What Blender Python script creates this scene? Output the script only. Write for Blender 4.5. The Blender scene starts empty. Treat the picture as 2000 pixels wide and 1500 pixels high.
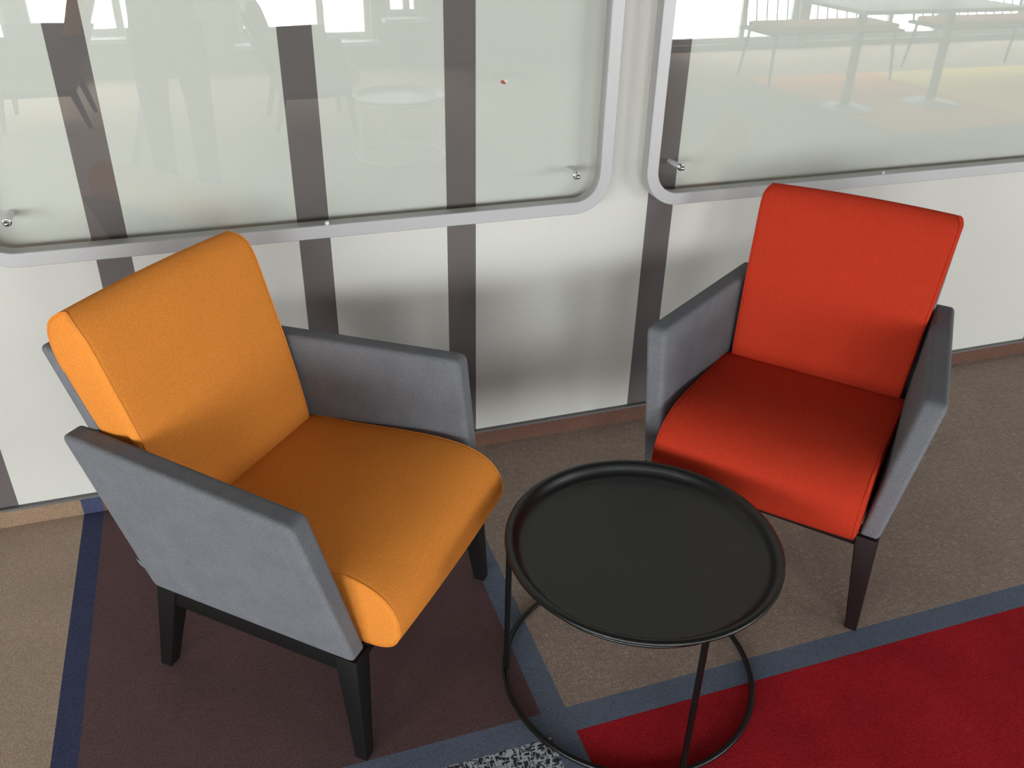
import bpy, bmesh, math, random
from mathutils import Vector, Matrix, noise
PI = math.pi
SC = bpy.context.scene
COL = SC.collection

# ---------------------------------------------------------------- camera
cam_d = bpy.data.cameras.new('camera'); cam = bpy.data.objects.new('camera', cam_d); COL.objects.link(cam)
YAW, PITCH, ROLL = math.radians(-19.3216), math.radians(30.1791), math.radians(1.3415)
fw = Vector((-math.sin(YAW)*math.cos(PITCH), math.cos(YAW)*math.cos(PITCH), -math.sin(PITCH)))
rt = Vector((math.cos(YAW), math.sin(YAW), 0)); up = rt.cross(fw)
r2 = rt*math.cos(ROLL) + up*math.sin(ROLL); u2 = -rt*math.sin(ROLL) + up*math.cos(ROLL)
M = Matrix((r2, u2, -fw)).transposed().to_4x4(); M.translation = Vector((0, -2.1151, 1.5))
cam.matrix_world = M
cam_d.sensor_fit = 'HORIZONTAL'; cam_d.sensor_width = 36; cam_d.lens = 1700.28/2000*36; cam_d.clip_start = .005
SC.camera = cam
SC.view_settings.view_transform = 'Standard'; SC.view_settings.look = 'None'
SC.view_settings.gamma = 1; SC.view_settings.use_curve_mapping = False
SC.view_settings.exposure = 0.0

# ---------------------------------------------------------------- daylight: an overcast sky seen through the windows
SKY = 20.5
world = bpy.data.worlds.new('overcast_sky'); SC.world = world; world.use_nodes = True
world.node_tree.nodes['Background'].inputs[0].default_value = (.94, .975, 1.0, 1)
world.node_tree.nodes['Background'].inputs[1].default_value = SKY
ROOM = dict(x0=-4.2, x1=10.0, y0=-6.3, y1=0.0, h=2.9)
# window openings in the rear wall: (x0, x1, z0, z1)
REAR_WIN = [(-3.9, -1.42, .12, 1.9), (-1.30, -.15, .30, 1.9), (.35, 1.50, .22, 1.9), (1.64, 1.96, .40, 1.9), (4.35, 6.0, .06, 1.85), (6.12, 7.9, .06, 1.85), (8.02, 9.7, .06, 1.85)]
ADDED_LEFT_WIN = [(-5.9, -3.2, .3, 1.7)]     # unseen window added in the left wall for more light from the left: (y0, y1, z0, z1)
def portal(name, c, sx, sy, rot):
    l = bpy.data.lights.new(name, 'AREA'); l.shape = 'RECTANGLE'; l.size = sx; l.size_y = sy
    l.cycles.is_portal = True
    o = bpy.data.objects.new(name, l); o.location = c; o.rotation_euler = rot; COL.objects.link(o)
for a, b, c, d in REAR_WIN: portal('window_portal', ((a+b)/2, ROOM['y0']-.2, (c+d)/2), b-a, d-c, (PI/2, 0, 0))
for a, b, c, d in ADDED_LEFT_WIN: portal('window_portal', (ROOM['x0']-.2, (a+b)/2, (c+d)/2), d-c, b-a, (0, -PI/2, 0))

# ---------------------------------------------------------------- materials
ALB = .74        # overall paint/cloth albedo level, balanced against the sky strength
def mat(name, col, rough=.6, metal=0., spec=.5, bump=None, var=None, sheen=0., extra=None):
    """bump=(scale,strength)  var=(scale,amount[,stretch])"""
    if metal < .9: col = tuple(c*ALB for c in col)
    m = bpy.data.materials.new(name); m.use_nodes = True; nt = m.node_tree; N = nt.nodes; L = nt.links
    b = N['Principled BSDF']; b.inputs['Base Color'].default_value = (*col, 1)
    b.inputs['Roughness'].default_value = rough; b.inputs['Metallic'].default_value = metal
    b.inputs['Specular IOR Level'].default_value = spec
    if sheen: b.inputs['Sheen Weight'].default_value = sheen; b.inputs['Sheen Roughness'].default_value = .5
    tc = N.new('ShaderNodeTexCoord')
    if var:
        prev = None
        for i, (sc, am) in enumerate(var):
            n = N.new('ShaderNodeTexNoise'); n.inputs['Scale'].default_value = sc; n.inputs['Detail'].default_value = 3
            L.new(tc.outputs['Object'], n.inputs['Vector'])
            mr = N.new('ShaderNodeMapRange'); mr.inputs['From Min'].default_value = .3; mr.inputs['From Max'].default_value = .7
            mr.inputs['To Min'].default_value = 1-am; mr.inputs['To Max'].default_value = 1+am
            L.new(n.outputs['Fac'], mr.inputs['Value'])
            if prev is None: prev = mr.outputs[0]
            else:
                mu = N.new('ShaderNodeMath'); mu.operation = 'MULTIPLY'; L.new(prev, mu.inputs[0]); L.new(mr.outputs[0], mu.inputs[1]); prev = mu.outputs[0]
        vm = N.new('ShaderNodeVectorMath'); vm.operation = 'SCALE'; vm.inputs[0].default_value = col
        L.new(prev, vm.inputs['Scale']); L.new(vm.outputs[0], b.inputs['Base Color'])
    if bump:
        n = N.new('ShaderNodeTexNoise'); n.inputs['Scale'].default_value = bump[0]; n.inputs['Detail'].default_value = 4
        L.new(tc.outputs['Object'], n.inputs['Vector'])
        bp = N.new('ShaderNodeBump'); bp.inputs['Strength'].default_value = bump[1]; bp.inputs['Distance'].default_value = .002
        L.new(n.outputs['Fac'], bp.inputs['Height']); L.new(bp.outputs[0], b.inputs['Normal'])
    return m
MT = {}
MT['wall'] = mat('wall_paint', (.78, .765, .705), .75, spec=.3, bump=(160, .15), var=[(220, .02)])
MT['stripe'] = mat('stripe_paint', (.155, .13, .128), .6, spec=.35, bump=(160, .15), var=[(220, .04)])
MT['plain_wall'] = mat('plain_wall_paint', (.34, .34, .33), .8)
MT['ceiling'] = mat('ceiling_paint', (.14, .14, .135), .9)
MT['sill'] = mat('window_paint', (.7, .7, .69), .5)
MT['orange'] = mat('orange_felt', (1.02, .352, .060), .95, spec=.05, bump=(900, .6), var=[(330, .11), (9, .02)])
MT['red'] = mat('red_felt', (.68, .056, .024), .95, spec=.05, bump=(900, .6), var=[(330, .11), (9, .02)])
MT['grey'] = mat('grey_suede', (.215, .222, .238), .95, spec=.05, bump=(700, .5), var=[(300, .13), (22, .06)])
MT['black_wood'] = mat('black_stained_wood', (.008, .007, .007), .5, spec=.25, bump=(120, .2))
MT['dark_wood'] = mat('dark_brown_stained_wood', (.016, .006, .006), .5, spec=.25, bump=(120, .2))
MT['tray'] = mat('black_powder_coat', (.005, .0058, .0054), .28, spec=.5, bump=(1500, .15))
MT['rail'] = mat('silver_lacquer', (.60, .592, .59), .45, metal=.25, spec=.5, bump=(1200, .06), var=[(900, .02)])
MT['chrome'] = mat('chrome', (.8, .8, .82), .12, metal=1)
MT['sleeve'] = mat('aluminium_sleeve', (.95, .95, .97), .35)
MT['label'] = mat('pale_label_cloth', (.20, .20, .205), .8)
MT['sticker'] = mat('sticker_red', (.45, .08, .05), .5)
MT['sticker_pale'] = mat('sticker_pale', (.75, .7, .65), .5)
def carpet(name, col, v=.10, big=.06):
    return mat(name, col, .98, spec=.05, bump=(450, .8), var=[(210, v*2.2), (60, v*.6), (6, big)])
MT['c_tan'] = carpet('carpet_tan', (.56, .42, .32))
MT['c_brown'] = carpet('carpet_dark_brown', (.175, .103, .103))
MT['c_band'] = carpet('carpet_slate_band', (.18, .215, .285))
MT['c_navy'] = carpet('carpet_navy_band', (.075, .085, .16))
MT['c_red'] = carpet('carpet_red', (.50, .022, .03), .12, .14)
MT['c_orange'] = carpet('carpet_orange', (1.1, .36, .10))
MT['c_yellow'] = carpet('carpet_yellow', (1.1, .8, .2))
MT['c_skirt_tan'] = carpet('carpet_skirting_tan', (.37, .25, .165))
MT['c_skirt'] = carpet('carpet_skirting_brown', (.19, .10, .073))
def taupe():
    m = carpet('carpet_taupe_weave', (.44, .34, .275)); nt = m.node_tree; N = nt.nodes; L = nt.links
    b = N['Principled BSDF']; src = b.inputs['Base Color'].links[0].from_socket
    tc = N.new('ShaderNodeTexCoord'); acc = None
    for k, st in enumerate(((40, 600, 1), (600, 40, 1))):
        mp = N.new('ShaderNodeMapping'); mp.inputs['Scale'].default_value = st; L.new(tc.outputs['Object'], mp.inputs[0])
        n = N.new('ShaderNodeTexNoise'); n.inputs['Scale'].default_value = 1; n.inputs['Detail'].default_value = 1; L.new(mp.outputs[0], n.inputs['Vector'])
        mr = N.new('ShaderNodeMapRange'); mr.inputs['From Min'].default_value = .52; mr.inputs['From Max'].default_value = .72
        mr.inputs['To Min'].default_value = .93; mr.inputs['To Max'].default_value = 1.35; L.new(n.outputs['Fac'], mr.inputs['Value'])
        if acc is None: acc = mr.outputs[0]
        else:
            mu = N.new('ShaderNodeMath'); mu.operation = 'MULTIPLY'; L.new(acc, mu.inputs[0]); L.new(mr.outputs[0], mu.inputs[1]); acc = mu.outputs[0]
    vm = N.new('ShaderNodeVectorMath'); vm.operation = 'SCALE'; L.new(src, vm.inputs[0]); L.new(acc, vm.inputs['Scale']); L.new(vm.outputs[0], b.inputs['Base Color'])
    return m
MT['c_taupe'] = taupe()
def tweed():
    m = mat('carpet_black_white_tweed', (.3, .3, .3), .98, spec=.05, bump=(400, .8)); nt = m.node_tree; N = nt.nodes; L = nt.links
    b = N['Principled BSDF']; tc = N.new('ShaderNodeTexCoord'); outs = []
    for st in ((60, 190, 1), (190, 60, 1)):
        mp = N.new('ShaderNodeMapping'); mp.inputs['Scale'].default_value = st; L.new(tc.outputs['Object'], mp.inputs[0])
        n = N.new('ShaderNodeTexNoise'); n.inputs['Scale'].default_value = 1; n.inputs['Detail'].default_value = 1; n.inputs['Distortion'].default_value = .6
        L.new(mp.outputs[0], n.inputs['Vector']); outs.append(n.outputs['Fac'])
    mx = N.new('ShaderNodeMath'); mx.operation = 'MAXIMUM'; L.new(outs[0], mx.inputs[0]); L.new(outs[1], mx.inputs[1])
    cr = N.new('ShaderNodeValToRGB'); cr.color_ramp.elements[0].position = .52; cr.color_ramp.elements[0].color = (.035, .04, .05, 1)
    cr.color_ramp.elements[1].position = .60; cr.color_ramp.elements[1].color = (.50, .52, .54, 1)
    L.new(mx.outputs[0], cr.inputs[0]); L.new(cr.outputs[0], b.inputs['Base Color'])
    return m
MT['c_tweed'] = tweed()
def glassy(name, tint, refl):
    m = bpy.data.materials.new(name); m.use_nodes = True; nt = m.node_tree; N = nt.nodes; L = nt.links
    N.remove(N['Principled BSDF']); out = N['Material Output']
    t = N.new('ShaderNodeBsdfTransparent'); t.inputs[0].default_value = (*tint, 1)
    g = N.new('ShaderNodeBsdfGlossy'); g.inputs['Roughness'].default_value = 0.0; g.inputs[0].default_value = (1, 1, 1, 1)
    lw = N.new('ShaderNodeLayerWeight'); lw.inputs['Blend'].default_value = .35
    mr = N.new('ShaderNodeMapRange'); mr.inputs['To Min'].default_value = refl; mr.inputs['To Max'].default_value = .6
    pw = N.new('ShaderNodeMath'); pw.operation = 'POWER'; pw.inputs[1].default_value = 3
    L.new(lw.outputs['Facing'], pw.inputs[0]); L.new(pw.outputs[0], mr.inputs['Value'])
    mx = N.new('ShaderNodeMixShader'); L.new(mr.outputs[0], mx.inputs[0]); L.new(t.outputs[0], mx.inputs[1]); L.new(g.outputs[0], mx.inputs[2])
    L.new(mx.outputs[0], out.inputs['Surface']); return m
MT['glass'] = glassy('board_glass', (.970, .984, .975), .056)
MT['pane'] = glassy('window_glass', (.98, .98, .98), .04)

# ---------------------------------------------------------------- mesh helpers
def obj(name, bm, m, parent=None, smooth=True, angle=35, label=None):
    bmesh.ops.recalc_face_normals(bm, faces=bm.faces)
    me = bpy.data.meshes.new(name)
    if smooth:
        for f in bm.faces: f.smooth = True
        for e in bm.edges:
            if len(e.link_faces) == 2 and e.calc_face_angle(0) > math.radians(angle): e.smooth = False
    bm.to_mesh(me); bm.free()
    for x in (m if isinstance(m, list) else [m]): me.materials.append(x)
    o = bpy.data.objects.new(name, me); COL.objects.link(o)
    if parent: o.parent = parent
    if label: o['label'] = label
    return o
def thing(name, label, cat, loc=(0, 0, 0), rz=0, group=None):
    o = bpy.data.objects.new(name, None); COL.objects.link(o); o.empty_display_size = .1
    o.location = loc; o.rotation_euler = (0, 0, rz); o['label'] = label; o['category'] = cat
    if group: o['group'] = group
    return o
def struct(name, bm, m, **k):
    o = obj(name, bm, m, **k); o['kind'] = 'structure'; return o
def box(bm, x0, x1, y0, y1, z0, z1, mi=0):
    v = [bm.verts.new(c) for c in ((x0,y0,z0),(x1,y0,z0),(x1,y1,z0),(x0,y1,z0),(x0,y0,z1),(x1,y0,z1),(x1,y1,z1),(x0,y1,z1))]
    for f in ((0,3,2,1),(4,5,6,7),(0,1,5,4),(1,2,6,5),(2,3,7,6),(3,0,4,7)):
        bm.faces.new([v[i] for i in f]).material_index = mi
    return v
def quad(bm, pts, mi=0):
    f = bm.faces.new([bm.verts.new(p) for p in pts]); f.material_index = mi; return f
def axis_samples(L, r, n):
    a = [r*(1-math.cos(PI/2*i/4)) for i in range(4)] + [r]
    mid = [r + (L-2*r)*i/n for i in range(1, n)]
    return a + mid + [L-t for t in reversed(a)]
def rounded_hex(bm, c, r=(.012, .012, .012), n=6, fn=None):
    """c: 8 corners ordered (x0y0z0, x1y0z0, x1y1z0, x0y1z0, then the same at z1); soft-edged solid mapped trilinearly."""
    c = [Vector(p) for p in c]
    L = ((c[1]-c[0]).length, (c[3]-c[0]).length, (c[4]-c[0]).length)
    r = [min(r[i], L[i]*.49) for i in range(3)]
    S = [axis_samples(L[i], r[i], n) for i in range(3)]; ix = [len(s)-1 for s in S]; vm = {}
    def tri(p):
        u, v, w = p[0]/L[0], p[1]/L[1], p[2]/L[2]
        q = [(1-u)*(1-v), u*(1-v), u*v, (1-u)*v]
        return sum((c[i]*q[i]*(1-w) for i in range(4)), Vector()) + sum((c[i+4]*q[i]*w for i in range(4)), Vector())
    def V(i, j, k):
        if (i, j, k) not in vm:
            p = [S[0][i], S[1][j], S[2][k]]
            inn = [min(max(p[a], r[a]), L[a]-r[a]) for a in range(3)]
            d = Vector([(p[a]-inn[a])/r[a] for a in range(3)])
            if d.length > 1e-9:
                d.normalize(); p = [inn[a]+d[a]*r[a] for a in range(3)]
            q = tri(p)
            if fn: q = fn(q)
            vm[i, j, k] = bm.verts.new(q)
        return vm[i, j, k]
    for a, (b, d) in ((0, (1, 2)), (1, (0, 2)), (2, (0, 1))):
        for side in (0, ix[a]):
            for i in range(ix[b]):
                for j in range(ix[d]):
                    def k(s, t):
                        z = [0, 0, 0]; z[a] = side; z[b] = s; z[d] = t; return V(*z)
                    vs = [k(i, j), k(i+1, j), k(i+1, j+1), k(i, j+1)]
                    if len(set(vs)) == 4:
                        try: bm.faces.new(vs)
                        except ValueError: pass
    bmesh.ops.remove_doubles(bm, verts=bm.verts, dist=1e-6)
def tube(bm, pts, r, seg=12, closed=False, cap=True):
    pts = [Vector(p) for p in pts]; n = len(pts); rings = []
    rr = r if isinstance(r, (list, tuple)) else [r]*n
    ref = None
    for i, p in enumerate(pts):
        a = pts[(i-1) % n] if (closed or i > 0) else p; b = pts[(i+1) % n] if (closed or i < n-1) else p
        t = (b-a).normalized()
        if ref is None: ref = t.orthogonal().normalized()
        ref = (ref - t*ref.dot(t)).normalized(); s = t.cross(ref)
        rings.append([bm.verts.new(p + (ref*math.cos(2*PI*k/seg) + s*math.sin(2*PI*k/seg))*rr[i]) for k in range(seg)])
    for i in range(n if closed else n-1):
        A, B = rings[i], rings[(i+1) % n]
        for k in range(seg): bm.faces.new((A[k], A[(k+1) % seg], B[(k+1) % seg], B[k]))
    if cap and not closed: bm.faces.new(rings[0]); bm.faces.new(rings[-1])
def lathe(bm, prof, seg=96, M=None):
    rings = []
    for r, z in prof:
        if r < 1e-6: rings.append([bm.verts.new((0, 0, z))])
        else: rings.append([bm.verts.new((r*math.cos(2*PI*k/seg), r*math.sin(2*PI*k/seg), z)) for k in range(seg)])
    for A, B in zip(rings, rings[1:]):
        for k in range(seg):
            l = (k+1) % seg
            if len(A) == 1: bm.faces.new((A[0], B[k], B[l]))
            elif len(B) == 1: bm.faces.new((A[k], A[l], B[0]))
            else: bm.faces.new((A[k], A[l], B[l], B[k]))
    if M: bmesh.ops.transform(bm, matrix=M, verts=bm.verts)
def catmull(P, per=6):
    n = len(P); out = []
    for i in range(n):
        p0, p1, p2, p3 = (Vector(P[(i+k-1) % n]) for k in range(4))
        for j in range(per):
            t = j/per
            out.append(.5*((2*p1) + (p2-p0)*t + (2*p0-5*p1+4*p2-p3)*t*t + (3*p1-p0-3*p2+p3)*t**3))
    return out
def inset(poly, d):
    n = len(poly); out = []
    area = sum(poly[i].x*poly[(i+1) % n].y - poly[(i+1) % n].x*poly[i].y for i in range(n))
    s = 1 if area > 0 else -1
    for i in range(n):
        t = (poly[(i+1) % n]-poly[i-1]).normalized()
        out.append(poly[i] + Vector((-t.y, t.x))*s*d)
    return out
def cushion(prof, halfw, crown):
    """prof: closed (y,z) outline. halfw(z) gives the half width. Soft end caps, slightly crowned faces."""
    P = catmull(prof); c = sum(P, Vector((0, 0)))/len(P)
    bm = bmesh.new(); rings = []
    st = [(-1, .0012, .013), (-1, 0, .008), (-1, -.0025, .0035), (-1, -.007, .0008), (-1, -.013, 0)]
    inner = [(-1 + 2*i/12.) for i in range(1, 12)]
    stations = [('e',)+s for s in st] + [('m', u) for u in inner] + [('e', 1, s[1], s[2]) for s in reversed(st)]
    for s in stations:
        ring = []
        Q = inset(P, s[3]) if s[0] == 'e' else P
        for q, p in zip(Q, P):
            w = halfw(p.y)
            if s[0] == 'e': x = s[1]*(w+s[2]); k = 0
            else: x = s[1]*(w-.013); k = crown*(1-s[1]**2)
            d = (p-c).normalized()*k
            ring.append(bm.verts.new((x, q.x+d.x, q.y+d.y)))
        rings.append(ring)
    n = len(P)
    for A, B in zip(rings, rings[1:]):
        for k in range(n): bm.faces.new((A[k], A[(k+1) % n], B[(k+1) % n], B[k]))
    bm.faces.new(rings[0]); bm.faces.new(rings[-1])
    seams = []
    for sx in (-1, 1):
        b2 = bmesh.new(); Q = inset(P, .0018)
        tube(b2, [(sx*(halfw(p.y)-.0035), q.x, q.y) for q, p in zip(Q, P)], .0016, 6, closed=True); seams.append(b2)
    return bm, seams

# ---------------------------------------------------------------- the room
R = ROOM
def floor():
    bm = bmesh.new()
    mats = ['c_tan', 'c_navy', 'c_brown', 'c_band', 'c_taupe', 'c_red', 'c_tweed', 'c_orange', 'c_yellow']
    xs = [R['x0'], -.47, -.42, .475, .53, 1.9, 1.955, 4.6, 5.9, 9, R['x1']]
    ys = [R['y0'], -4.95, -3.0, -2.1, -2.045, -1.05, -.99, R['y1']]
    for i in range(len(xs)-1):
        for j in range(len(ys)-1):
            x, y = (xs[i]+xs[i+1])/2, (ys[j]+ys[j+1])/2
            if -4.95 < y < -3.0 and 4.6 < x < 5.9: k = 'c_orange'
            elif -4.95 < y < -3.0 and 5.9 < x < 9: k = 'c_yellow'
            elif x < -.47: k = 'c_tan'
            elif x < -.42: k = 'c_navy'
            elif y > -.99: k = 'c_brown' if x < .475 else ('c_band' if x < .53 else 'c_taupe')
            elif y > -1.05: k = 'c_band'
            elif y > -2.045: k = 'c_tweed' if x < .475 else ('c_band' if x < .53 else ('c_red' if x < 1.9 else ('c_band' if x < 1.955 else 'c_taupe')))
            elif y > -2.1: k = 'c_band'
            else: k = 'c_taupe'
            quad(bm, [(xs[i], ys[j], 0), (xs[i+1], ys[j], 0), (xs[i+1], ys[j+1], 0), (xs[i], ys[j+1], 0)], mats.index(k))
    bmesh.ops.remove_doubles(bm, verts=bm.verts, dist=1e-5)
    struct('floor', bm, [MT[k] for k in mats], smooth=False)
floor()
bm = bmesh.new(); box(bm, R['x0'], R['x1'], R['y0'], R['y1'], R['h'], R['h']+.1); struct('ceiling', bm, MT['ceiling'], smooth=False)
# striped feature wall: painted vertical stripes are part of the wall surface
def front_wall():
    bm = bmesh.new()
    st = [(-3.05, -2.97), (-2.5, -2.42), (-1.9, -1.82), (-1.25, -1.17), (-.694, -.6157), (-.2976, -.22), (.1697, .2472), (.551, .6296), (1.1314, 1.2127), (2.75, 2.83), (3.3, 3.38), (4.1, 4.18)]
    xs = [R['x0']]
    for a, b in st: xs += [a, b]
    xs.append(R['x1'])
    for i in range(len(xs)-1): quad(bm, [(xs[i], 0, 0), (xs[i+1], 0, 0), (xs[i+1], 0, R['h']), (xs[i], 0, R['h'])], i % 2)
    bmesh.ops.remove_doubles(bm, verts=bm.verts, dist=1e-5)
    g = bmesh.ops.extrude_face_region(bm, geom=bm.faces[:])
    for v in g['geom']:
        if isinstance(v, bmesh.types.BMVert): v.co.y += .12
    struct('wall_front', bm, [MT['wall'], MT['stripe']], smooth=False)
front_wall()
def wall_with_holes(name, axis, at, thick, a0, a1, holes):
    bm = bmesh.new(); aa = sorted({a0, a1} | {h[0] for h in holes} | {h[1] for h in holes}); zz = sorted({0, R['h']} | {h[2] for h in holes} | {h[3] for h in holes})
    for i in range(len(aa)-1):
        for j in range(len(zz)-1):
            m, z = (aa[i]+aa[i+1])/2, (zz[j]+zz[j+1])/2
            if any(h[0] < m < h[1] and h[2] < z < h[3] for h in holes): continue
            if axis == 'y': box(bm, aa[i], aa[i+1], at-thick, at, zz[j], zz[j+1])
            else: box(bm, at-thick, at, aa[i], aa[i+1], zz[j], zz[j+1])
    struct(name, bm, MT['plain_wall'], smooth=False)
wall_with_holes('wall_rear', 'y', R['y0'], .2, R['x0'], R['x1'], REAR_WIN)
wall_with_holes('wall_left', 'x', R['x0'], .2, R['y0'], R['y1'], ADDED_LEFT_WIN)
bm = bmesh.new(); box(bm, R['x1'], R['x1']+.15, R['y0'], R['y1'], 0, R['h']); struct('wall_right', bm, MT['plain_wall'], smooth=False)
k = 0
for a, b, c, d in REAR_WIN:
    k += 1; y = R['y0']-.1; t = .05
    bm = bmesh.new()
    box(bm, a, b, y-.03, y+.03, c, c+t); box(bm, a, b, y-.03, y+.03, d-t, d)
    box(bm, a, a+t, y-.03, y+.03, c+t, d-t); box(bm, b-t, b, y-.03, y+.03, c+t, d-t)
    m = a+(b-a)*.62; box(bm, m-.03, m+.03, y-.03, y+.03, c+t, d-t)
    w = struct('window_%d' % k, bm, MT['sill'], smooth=False)
    bm = bmesh.new(); box(bm, a+t, b-t, y-.004, y+.004, c+t, d-t); p = obj('pane', bm, MT['pane'], w, smooth=False)
    if c > .2:
        bm = bmesh.new(); box(bm, a-.05, b+.05, R['y0']-.02, R['y0']+.14, c-.035, c-.003); obj('window_sill', bm, MT['sill'], w, smooth=False)
for a, b, c, d in ADDED_LEFT_WIN:  # frame and pane of the added, unseen left window
    k += 1; x = R['x0']-.1; t = .05
    bm = bmesh.new()
    box(bm, x-.03, x+.03, a, b, c, c+t); box(bm, x-.03, x+.03, a, b, d-t, d)
    box(bm, x-.03, x+.03, a, a+t, c+t, d-t); box(bm, x-.03, x+.03, b-t, b, c+t, d-t)
    w = struct('window_%d' % k, bm, MT['sill'], smooth=False)
    bm = bmesh.new(); box(bm, x-.004, x+.004, a+t, b-t, c+t, d-t); obj('pane', bm, MT['pane'], w, smooth=False)
# carpet-covered skirting with a slim grey top bead
bm = bmesh.new()
for a, b, mi in ((R['x0'], -.47, 0), (-.47, -.42, 1), (-.42, R['x1'], 2)): box(bm, a, b, -.010, 0, 0, .050, mi)
struct('baseboard_front', bm, [MT['c_skirt_tan'], MT['c_navy'], MT['c_skirt']], smooth=False)
MT['bead'] = mat('grey_plastic_bead', (.16, .155, .15), .5)
bm = bmesh.new(); box(bm, R['x0'], R['x1'], -.013, 0, .050, .0575); struct('trim_1', bm, MT['bead'], smooth=False)

# ---------------------------------------------------------------- glass writing boards on stand-offs
BR = .033; BF = -.068; BB = -.032
def board(x0, x1, z0, z1, label, extra=None):
    t = thing('glass_board', label, 'glass board', ((x0+x1)/2, 0, z0), 0, 'framed glass boards on the striped wall')
    cx = (x0+x1)/2
    def rr(inset_, n=14):
        a0, a1, b0, b1 = x0-cx+inset_, x1-cx-inset_, inset_, z1-z0-inset_; r = .10-inset_; P = []
        for (px, pz, s) in ((a1-r, b1-r, 0), (a0+r, b1-r, 1), (a0+r, b0+r, 2), (a1-r, b0+r, 3)):
            for i in range(n+1): th = PI/2*(s+i/n); P.append((px+r*math.cos(th), pz+r*math.sin(th)))
        return P
    # frame: square section with softened arrises
    bm = bmesh.new(); sec = [(0, BB), (0, BF+.0015), (.0015, BF), (BR-.0015, BF), (BR, BF+.0015), (BR, BB)]
    rings = []
    for ins, y in sec: rings.append([bm.verts.new((p[0], y, p[1])) for p in rr(ins)])
    n = len(rings[0])
    for i in range(len(sec)):
        A, B = rings[i], rings[(i+1) % len(sec)]
        for q in range(n): bm.faces.new((A[q], A[(q+1) % n], B[(q+1) % n], B[q]))
    obj('frame', bm, MT['rail'], t, angle=20)
    bm = bmesh.new(); P = rr(BR-.006)
    A = [bm.verts.new((p[0], -.064, p[1])) for p in P]; B = [bm.verts.new((p[0], -.058, p[1])) for p in P]
    bm.faces.new(A); bm.faces.new(B)
    for q in range(len(P)): bm.faces.new((A[q], A[(q+1) % len(P)], B[(q+1) % len(P)], B[q]))
    obj('glass_panel', bm, MT['glass'], t, smooth=False)
    for px in (x0+.1, x1-.1):
        for pz in (z0+.104, z1-.104):
            bm = bmesh.new(); tube(bm, [(px-cx, 0, pz-z0), (px-cx, -.0575, pz-z0)], .0075, 20)
            s = obj('standoff', bm, MT['sleeve'], t)
            bm = bmesh.new()
            lathe(bm, [(0, -.001), (.0095, -.001), (.0100, 0), (.0100, .0022), (.0088, .0032), (.0078, .0034), (.0080, .0075), (.0074, .0105), (.0058, .0140), (.0036, .0162), (.0015, .0172), (0, .0174)], 24,
                  Matrix.Translation((px-cx, -.0645, pz-z0)) @ Matrix.Rotation(PI/2, 4, 'X'))
            obj('cap_nut', bm, MT['chrome'], s, angle=60)
    bm = bmesh.new(); tube(bm, [((x0+x1)/2-cx+.016, -.0645, .037), ((x0+x1)/2-cx+.016, -.0675, .037)], [.0055, .004], 16)
    obj('clip_button', bm, MT['sleeve'], t)
    return t
board(-.545, .983, .731, 1.93, 'silver-framed glass board on the left, above the orange armchair')
board(1.086, 2.614, .731, 1.93, 'silver-framed glass board on the right, behind the red armchair')
bm = bmesh.new()
for (dx, dz, r, mi) in ((-.004, 0, .0045, 0), (.005, .002, .004, 1), (.001, -.003, .003, 0)):
    c = [bm.verts.new((.681+dx+r*math.cos(a*PI/4+.3)*1.1, -.0643, 1.078+dz+r*math.sin(a*PI/4+.3))) for a in range(8)]
    c2 = [bm.verts.new((v.co.x, -.0650, v.co.z)) for v in c]
    bm.faces.new(c).material_index = mi; bm.faces.new(c2).material_index = mi
    for a in range(8): bm.faces.new((c[a], c[(a+1) % 8], c2[(a+1) % 8], c2[a])).material_index = mi
o = obj('sticker_scrap', bm, [MT['sticker'], MT['sticker_pale']], smooth=False)
o['label'] = 'tiny torn red and white sticker scrap stuck on the left glass board'; o['category'] = 'sticker'

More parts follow.
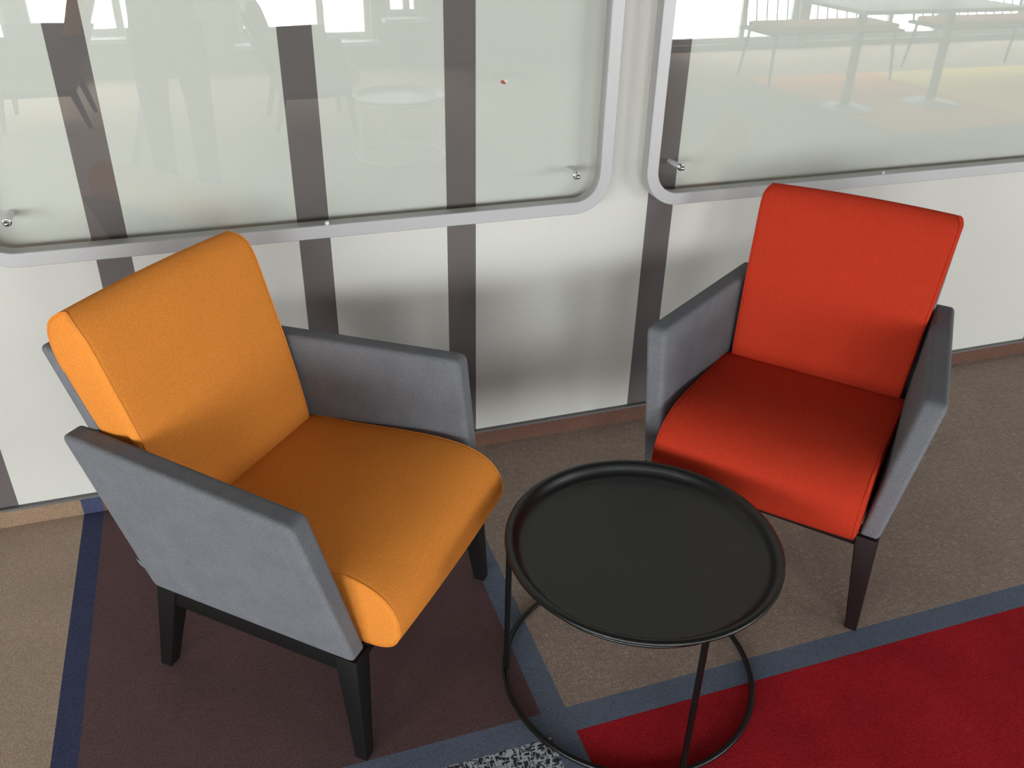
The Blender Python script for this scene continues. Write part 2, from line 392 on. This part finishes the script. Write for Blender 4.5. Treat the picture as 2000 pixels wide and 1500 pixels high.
# ---------------------------------------------------------------- armchair
def armchair(label, fabric, wood, loc, deg, group='upholstered armchairs', tag=False, name='armchair'):
    t = thing(name, label, 'armchair', (loc[0], loc[1], 0), math.radians(deg), group)
    # seat cushion: side outline (y, z)
    sp = [(-.15, .382), (-.13, .393), (-.05, .398), (.04, .407), (.12, .415), (.19, .4195), (.25, .4175), (.295, .407), (.330, .386), (.351, .354), (.356, .320), (.346, .289), (.322, .270), (.27, .264), (.10, .262), (-.08, .262), (-.16, .268), (-.172, .32)]
    b, seams = cushion(sp, lambda z: .2355, .004)
    s = obj('seat_cushion', b, fabric, t)
    for q in seams: obj('seam', q, fabric, s)
    # back cushion
    bp = [(-.134, .388), (-.150, .47), (-.172, .55), (-.196, .63), (-.219, .70), (-.235, .750), (-.249, .785), (-.268, .811), (-.293, .8235), (-.317, .816), (-.335, .794), (-.343, .760), (-.337, .715), (-.311, .64), (-.282, .57), (-.245, .49), (-.205, .42), (-.180, .385), (-.155, .375)]
    def bw(z): return .2190 + .0215*max(0, min(1, (z-.397)/.428)) - .018*(1-math.sqrt(1-min(.98, max(0, (z-.797)/.0275))**2))
    b, seams = cushion(bp, bw, .005)
    s = obj('back_cushion', b, fabric, t)
    for q in seams: obj('seam', q, fabric, s)
    # grey back shell between the arms
    bm = bmesh.new()
    def yb(z): return -.181 - (z-.257)*.402
    z0, z1, w, th = .262, .745, .2245, .034
    rounded_hex(bm, [(-w, yb(z0), z0), (w, yb(z0), z0), (w, yb(z0)+th, z0), (-w, yb(z0)+th, z0),
                     (-w-.012, yb(z1), z1), (w+.012, yb(z1), z1), (w+.012, yb(z1)+th, z1-.004), (-w-.012, yb(z1)+th, z1-.004)], (.012, .012, .012))
    obj('back_shell', bm, MT['grey'], t)
    for sx in (1, -1):
        BBo = (.2715, -.1885, .257); BFo = (.280, .284, .2545); TBo = (.2755, -.335, .584); TFo = (.3350, .2240, .589)
        def I(p, th): return (p[0]-th, p[1], p[2])
        c = [I(BBo, .048), BBo, BFo, I(BFo, .043), I(TBo, .052), TBo, TFo, I(TFo, .052)]
        c = [(sx*p[0], p[1], p[2]) for p in c]
        bm = bmesh.new(); rounded_hex(bm, c, (.010, .016, .016), 10)
        a = obj('arm_panel', bm, MT['grey'], t)
        bm = bmesh.new()
        # front leg
        tx, ty, fx, fy, S, F = .279, .286, .289, .296, .048, .026
        rounded_hex(bm, [(sx*(fx-F), fy-F, 0), (sx*fx, fy-F, 0), (sx*fx, fy, 0), (sx*(fx-F), fy, 0),
                         (sx*(tx-S), ty-S, .2565), (sx*tx, ty-S, .2565), (sx*tx, ty, .2565), (sx*(tx-S), ty, .2565)], (.002, .002, .002), 2)
        obj('leg', bm, wood, t)
        bm = bmesh.new(); tx, ty, fx, fy, F = .2675, -.138, .2560, -.2149, .028
        rounded_hex(bm, [(sx*(fx-F), fy-F, 0), (sx*fx, fy-F, 0), (sx*fx, fy, 0), (sx*(fx-F), fy, 0),
                         (sx*(tx-S), ty-S, .2565), (sx*tx, ty-S, .2565), (sx*tx, ty, .2565), (sx*(tx-S), ty, .2565)], (.002, .002, .002), 2)
        obj('leg', bm, wood, t)
    bm = bmesh.new()
    for sx in (1, -1):
        rounded_hex(bm, [(sx*.240, -.150, .213), (sx*.262, -.150, .213), (sx*.272, .260, .213), (sx*.250, .260, .213),
                         (sx*.240, -.150, .2565), (sx*.262, -.150, .2565), (sx*.272, .260, .2565), (sx*.250, .260, .2565)], (.002, .002, .002), 2)
    rounded_hex(bm, [(-.25, .252, .222), (.25, .252, .222), (.25, .276, .222), (-.25, .276, .222), (-.25, .252, .2605), (.25, .252, .2605), (.25, .276, .2605), (-.25, .276, .2605)], (.002, .002, .002), 2)
    rounded_hex(bm, [(-.24, -.180, .222), (.24, -.180, .222), (.24, -.156, .222), (-.24, -.156, .222), (-.24, -.180, .2605), (.24, -.180, .2605), (.24, -.156, .2605), (-.24, -.156, .2605)], (.002, .002, .002), 2)
    obj('base_frame', bm, wood, t)
    if tag:
        bm = bmesh.new(); rounded_hex(bm, [(.262, -.221, .297), (.264, -.221, .297), (.264, -.196, .285), (.262, -.196, .285), (.262, -.228, .311), (.264, -.228, .311), (.264, -.203, .299), (.262, -.203, .299)], (.0006, .002, .002), 2)
        obj('care_label', bm, MT['label'], t, label='small pale fabric tag on the rear edge')
    return t
armchair('orange armchair with grey arms and black legs, left of the black tray table', MT['orange'], MT['black_wood'], (.0810, -.5792), -131.44, tag=True)
armchair('red armchair with grey arms and dark legs, right of the black tray table', MT['red'], MT['dark_wood'], (1.2932, -.5844), -229.884)

# ---------------------------------------------------------------- tray table
def tray_table(label, loc, legs, h=.3688, group='round tray tables', m='tray'):
    t = thing('tray_table', label, 'side table', (loc[0], loc[1], 0), 0, group)
    bm = bmesh.new(); z = h
    prof = [(0, z-.026), (.232, z-.026), (.239, z-.0253), (.2455, z-.0225), (.2505, z-.0175), (.2545, z-.0110), (.2580, z-.0048), (.2615, z-.0010), (.2660, z+.0008), (.2715, z-.0002), (.2755, z-.0035),
            (.2752, z-.0070), (.2720, z-.0095), (.266, z-.0110), (.2620, z-.0155), (.258, z-.0225), (.252, z-.0275), (.243, z-.0305), (.232, z-.0315), (0, z-.0315)]
    lathe(bm, prof, 128); obj('tray', bm, MT[m], t, angle=60)
    bm = bmesh.new(); rb = .0060
    tube(bm, [(.268*math.cos(2*PI*i/128), .268*math.sin(2*PI*i/128), rb) for i in range(128)], rb, 12, closed=True); obj('floor_ring', bm, MT[m], t)
    bm = bmesh.new(); tube(bm, [(.246*math.cos(2*PI*i/96), .246*math.sin(2*PI*i/96), z-.0360) for i in range(96)], .0045, 10, closed=True); obj('support_ring', bm, MT[m], t)
    for a in legs:
        bm = bmesh.new(); c, s = math.cos(a), math.sin(a)
        tube(bm, [(.2655*c, .2655*s, .006), (.2655*c, .2655*s, z-.0125)], .0064, 12); obj('leg', bm, MT[m], t)
    return t
LEG = [math.radians(a) for a in (163, -91.4, 36)]
tray_table('round black metal tray table between the orange and red armchairs', (.6976, -.9344), LEG)

# ---------------------------------------------------------------- the room behind the camera, seen mirrored in the glass boards
MT['beige'] = mat('beige_felt', (.50, .44, .36), .9, spec=.15, bump=(900, .5), var=[(700, .05)], sheen=.2)
MT['table_top'] = mat('pale_laminate', (.62, .58, .50), .4, var=[(30, .03)])
MT['dark_metal'] = mat('dark_grey_metal', (.02, .02, .022), .8, spec=.1)
MT['steel'] = mat('brushed_steel', (.5, .5, .52), .6, metal=.3)
MT['cushion'] = mat('coral_seat_fabric', (.60, .16, .09), .9, spec=.15, bump=(900, .5))
armchair('orange armchair mirrored at the top left corner of the left glass board', MT['orange'], MT['black_wood'], (-.98, -4.70), 90)
armchair('beige armchair mirrored between the two left stripes of the left glass board', MT['beige'], MT['black_wood'], (.64, -4.28), -92)
MT['glare_tray'] = mat('tray_painted_glare', (.85, .86, .87), .35)  # pale base colour stands in for window glare on this table
tray_table('round tray table, painted pale for its window glare, mirrored near the third stripe of the left glass board', (1.10, -3.32), LEG, m='glare_tray')
t = thing('cafe_table', 'pale cafe table on two columns mirrored in the right glass board', 'table', (5.2, -3.85, 0))
bm = bmesh.new(); rounded_hex(bm, [(-.75, -.42, .715), (.75, -.42, .715), (.75, .42, .715), (-.75, .42, .715), (-.75, -.42, .745), (.75, -.42, .745), (.75, .42, .745), (-.75, .42, .745)], (.01, .01, .006), 2)
obj('tabletop', bm, MT['table_top'], t)
for dx in (-.5, .32):
    bm = bmesh.new(); tube(bm, [(dx, .1, .012), (dx, .1, .716)], .034, 20); c = obj('column', bm, MT['dark_metal'], t)
    bm = bmesh.new(); lathe(bm, [(0, 0), (.20, 0), (.205, .004), (.2, .009), (.06, .016), (.04, .03), (0, .03)], 48, Matrix.Translation((dx, .1, 0))); obj('base_plate', bm, MT['steel'], c)
def bench(x, y, deg, label):
    t = thing('spindle_bench', label, 'bench', (x, y, 0), math.radians(deg), 'spindle-back benches by the windows')
    bm = bmesh.new(); rounded_hex(bm, [(-.68, -.25, .40), (.68, -.25, .40), (.68, .25, .40), (-.68, .25, .40), (-.68, -.25, .425), (.68, -.25, .425), (.68, .25, .425), (-.68, .25, .425)], (.008, .008, .006), 2); obj('seat', bm, MT['dark_metal'], t)
    bm = bmesh.new(); rounded_hex(bm, [(-.64, -.20, .425), (.64, -.20, .425), (.64, .23, .425), (-.64, .23, .425), (-.64, -.20, .47), (.64, -.20, .47), (.64, .23, .47), (-.64, .23, .47)], (.03, .03, .02), 4); obj('seat_cushion', bm, MT['cushion'], t)
    for i in range(13):
        bm = bmesh.new(); px = -.63+i*.105; tube(bm, [(px, -.23, .42), (px, -.31, .83)], .0085 if 0 < i < 12 else .013, 8); obj('spindle', bm, MT['dark_metal'], t)
    bm = bmesh.new(); tube(bm, [(-.66, -.312, .84), (.66, -.312, .84)], .018, 10); obj('top_rail', bm, MT['dark_metal'], t)
    for px in (-.6, .6):
        for py in (-.2, .2):
            bm = bmesh.new(); tube(bm, [(px*1.05, py*1.25, 0), (px, py, .405)], [.011, .016], 10); obj('leg', bm, MT['dark_metal'], t)
bench(5.2, -4.85, 0, 'coral-seated spindle bench behind the cafe table, mirrored in the right board')
bench(7.0, -4.85, 0, 'coral-seated spindle bench farther right in the mirrored cafe corner')

# ---------------------------------------------------------------- the person taking the photograph, mirrored faintly in the left board
MT['skin'] = mat('skin', (.55, .33, .24), .6); MT['coat'] = mat('dark_coat_cloth', (.05, .05, .056), .9, var=[(300, .1)])
MT['trousers'] = mat('dark_trousers_cloth', (.035, .035, .042), .9); MT['shoe'] = mat('black_leather', (.02, .02, .02), .5); MT['hair'] = mat('brown_hair', (.06, .035, .02), .6)
MT['phone'] = mat('black_phone_glass', (.015, .015, .017), .2)
person = thing('person', 'person in a dark coat holding up a phone, mirrored faintly in the left glass board', 'person', (-.14, -2.74, 0), math.radians(-12))
def skin_obj(name, chain, m, sub=2):
    """chain: list of (parent index or None, (x,y,z), (rx, ry))"""
    me = bpy.data.meshes.new(name)
    me.from_pydata([c[1] for c in chain], [(c[0], i) for i, c in enumerate(chain) if c[0] is not None], [])
    bm = bmesh.new(); bm.from_mesh(me); lay = bm.verts.layers.skin.verify(); bm.verts.ensure_lookup_table()
    for i, c in enumerate(chain):
        bm.verts[i][lay].radius = c[2]; bm.verts[i][lay].use_root = (i == 0)
    bm.to_mesh(me); bm.free(); me.materials.append(m)
    o = bpy.data.objects.new(name, me); COL.objects.link(o); o.parent = person
    sk = o.modifiers.new('skin', 'SKIN'); sk.use_smooth_shade = True; sk.branch_smoothing = .6
    if sub: s = o.modifiers.new('sub', 'SUBSURF'); s.levels = sub; s.render_levels = sub
    return o
# camera lens position in the person's frame: phone held in front of the face
Pm = Matrix.Translation((-.14, -2.74, 0)) @ Matrix.Rotation(math.radians(-12), 4, 'Z')
inv = Pm.inverted(); lens = Vector((0, -2.1151, 1.5)); back = -fw
ph = lens + back*.016                                   # phone body just behind the lens, square to the view
body = [(None, (0, 0, .96), (.15, .11)), (0, (0, .005, 1.12), (.13, .10)), (1, (0, 0, 1.30), (.155, .105)), (2, (0, -.01, 1.42), (.10, .08)), (3, (0, 0, 1.50), (.052, .055)),
        (4, (0, .02, 1.565), (.062, .075)), (5, (0, .025, 1.64), (.078, .095)), (6, (0, .015, 1.70), (.06, .075)), (5, (0, .112, 1.60), (.012, .014))]
def arm(side, chain):
    sh = Vector((side*.17, 0, 1.40)); el = Vector((side*.27, .17, 1.17))
    palm_w = ph + r2*(side*.098) + back*.012 - u2*.010; palm = inv @ palm_w; wr = palm + (el-palm).normalized()*.075
    b = len(chain)
    chain += [(3, tuple(sh), (.058, .058)), (b, tuple(el), (.043, .043)), (b+1, tuple(wr), (.027, .024)), (b+2, tuple(palm), (.030, .018))]
    R3 = inv.to_3x3(); X, U, B = R3 @ r2, R3 @ u2, R3 @ back
    for k, (du, ln) in enumerate(((.026, .9), (.010, 1.0), (-.006, .95), (-.021, .8))):
        k1 = palm - X*side*.000 + U*du + B*.016*ln; k1 = k1 + X*side*(-.008); k2 = k1 - X*side*.024*ln + B*.004; i = len(chain)
        chain += [(b+3, tuple(k1 + X*side*.012), (.0090, .0090)), (i, tuple(k2), (.0082, .0082)), (i+1, tuple(k2 - X*side*.018*ln), (.0072, .0072))]
    i = len(chain); th = palm + U*.034 - B*.004
    chain += [(b+3, tuple(th), (.010, .010)), (i, tuple(th + U*.012 - X*side*.022), (.0085, .0085))]
    return sh, el, wr
shR = arm(1, body); shL = arm(-1, body)
hips = len(body)
feet = []
for side in (1, -1):
    b = len(body); hx = side*.105
    body += [(0, (side*.09, 0, .88), (.088, .088)), (b, (hx, .015, .50), (.056, .058)), (b+1, (hx, -.01, .10), (.036, .04))]
skin_obj('body', body, MT['skin'])
coat = [(None, (0, 0, 1.0), (.165, .125)), (0, (0, 0, 1.15), (.148, .115)), (1, (0, 0, 1.30), (.178, .125)), (2, (0, -.01, 1.43), (.115, .09)), (0, (0, 0, .80), (.195, .145)), (4, (0, 0, .60), (.225, .165))]
for (sh, el, wr), s in ((shR, 1), (shL, -1)):
    b = len(coat); coat += [(3, tuple(sh), (.075, .075)), (b, tuple(el), (.060, .060)), (b+1, tuple(wr + (el-wr)*.12), (.042, .042))]
skin_obj('coat', coat, MT['coat'])
trs = [(None, (0, 0, .92), (.15, .115))]
for side in (1, -1):
    b = len(trs); hx = side*.105
    trs += [(0, (side*.092, 0, .80), (.095, .1)), (b, (hx, .015, .50), (.070, .072)), (b+1, (hx, -.01, .10), (.055, .06)), (b+2, (hx, -.012, .05), (.055, .06))]
skin_obj('trousers', trs, MT['trousers'])
for side in (1, -1):
    hx = side*.105
    bm = bmesh.new(); rounded_hex(bm, [(hx-.04, -.075, 0), (hx+.04, -.075, 0), (hx+.045, .19, 0), (hx-.045, .19, 0), (hx-.036, -.07, .10), (hx+.036, -.07, .10), (hx+.036, .185, .045), (hx-.036, .185, .045)], (.03, .05, .03), 5)
    obj('shoe', bm, MT['shoe'], person)
skin_obj('hair', [(None, (0, -.005, 1.735), (.078, .085)), (0, (0, -.045, 1.66), (.078, .06)), (1, (0, -.06, 1.56), (.065, .04))], MT['hair'])
for side in (1, -1):
    bm = bmesh.new(); bmesh.ops.create_icosphere(bm, subdivisions=2, radius=.010, matrix=Matrix.Translation((side*.032, .112, 1.635))); obj('eye', bm, MT['sticker_pale'], person)
bm = bmesh.new(); rounded_hex(bm, [(-.028, .108, 1.560), (.028, .108, 1.560), (.02, .122, 1.562), (-.02, .122, 1.562), (-.026, .106, 1.572), (.026, .106, 1.572), (.018, .120, 1.572), (-.018, .120, 1.572)], (.004, .004, .004), 2)
MT['lips'] = mat('lips', (.45, .15, .13), .5); obj('mouth', bm, MT['lips'], person)
# phone: landscape slab square to the view direction, behind the lens point
bm = bmesh.new(); rounded_hex(bm, [(-.069, -.0335, -.0036), (.069, -.0335, -.0036), (.069, .0335, -.0036), (-.069, .0335, -.0036), (-.069, -.0335, .0036), (.069, -.0335, .0036), (.069, .0335, .0036), (-.069, .0335, .0036)], (.007, .007, .002), 2)
phone = obj('mobile_phone', bm, MT['phone']); phone.matrix_world = M.copy(); phone.location = ph
phone['label'] = 'black phone held sideways by the mirrored person in the dark coat'; phone['category'] = 'phone'
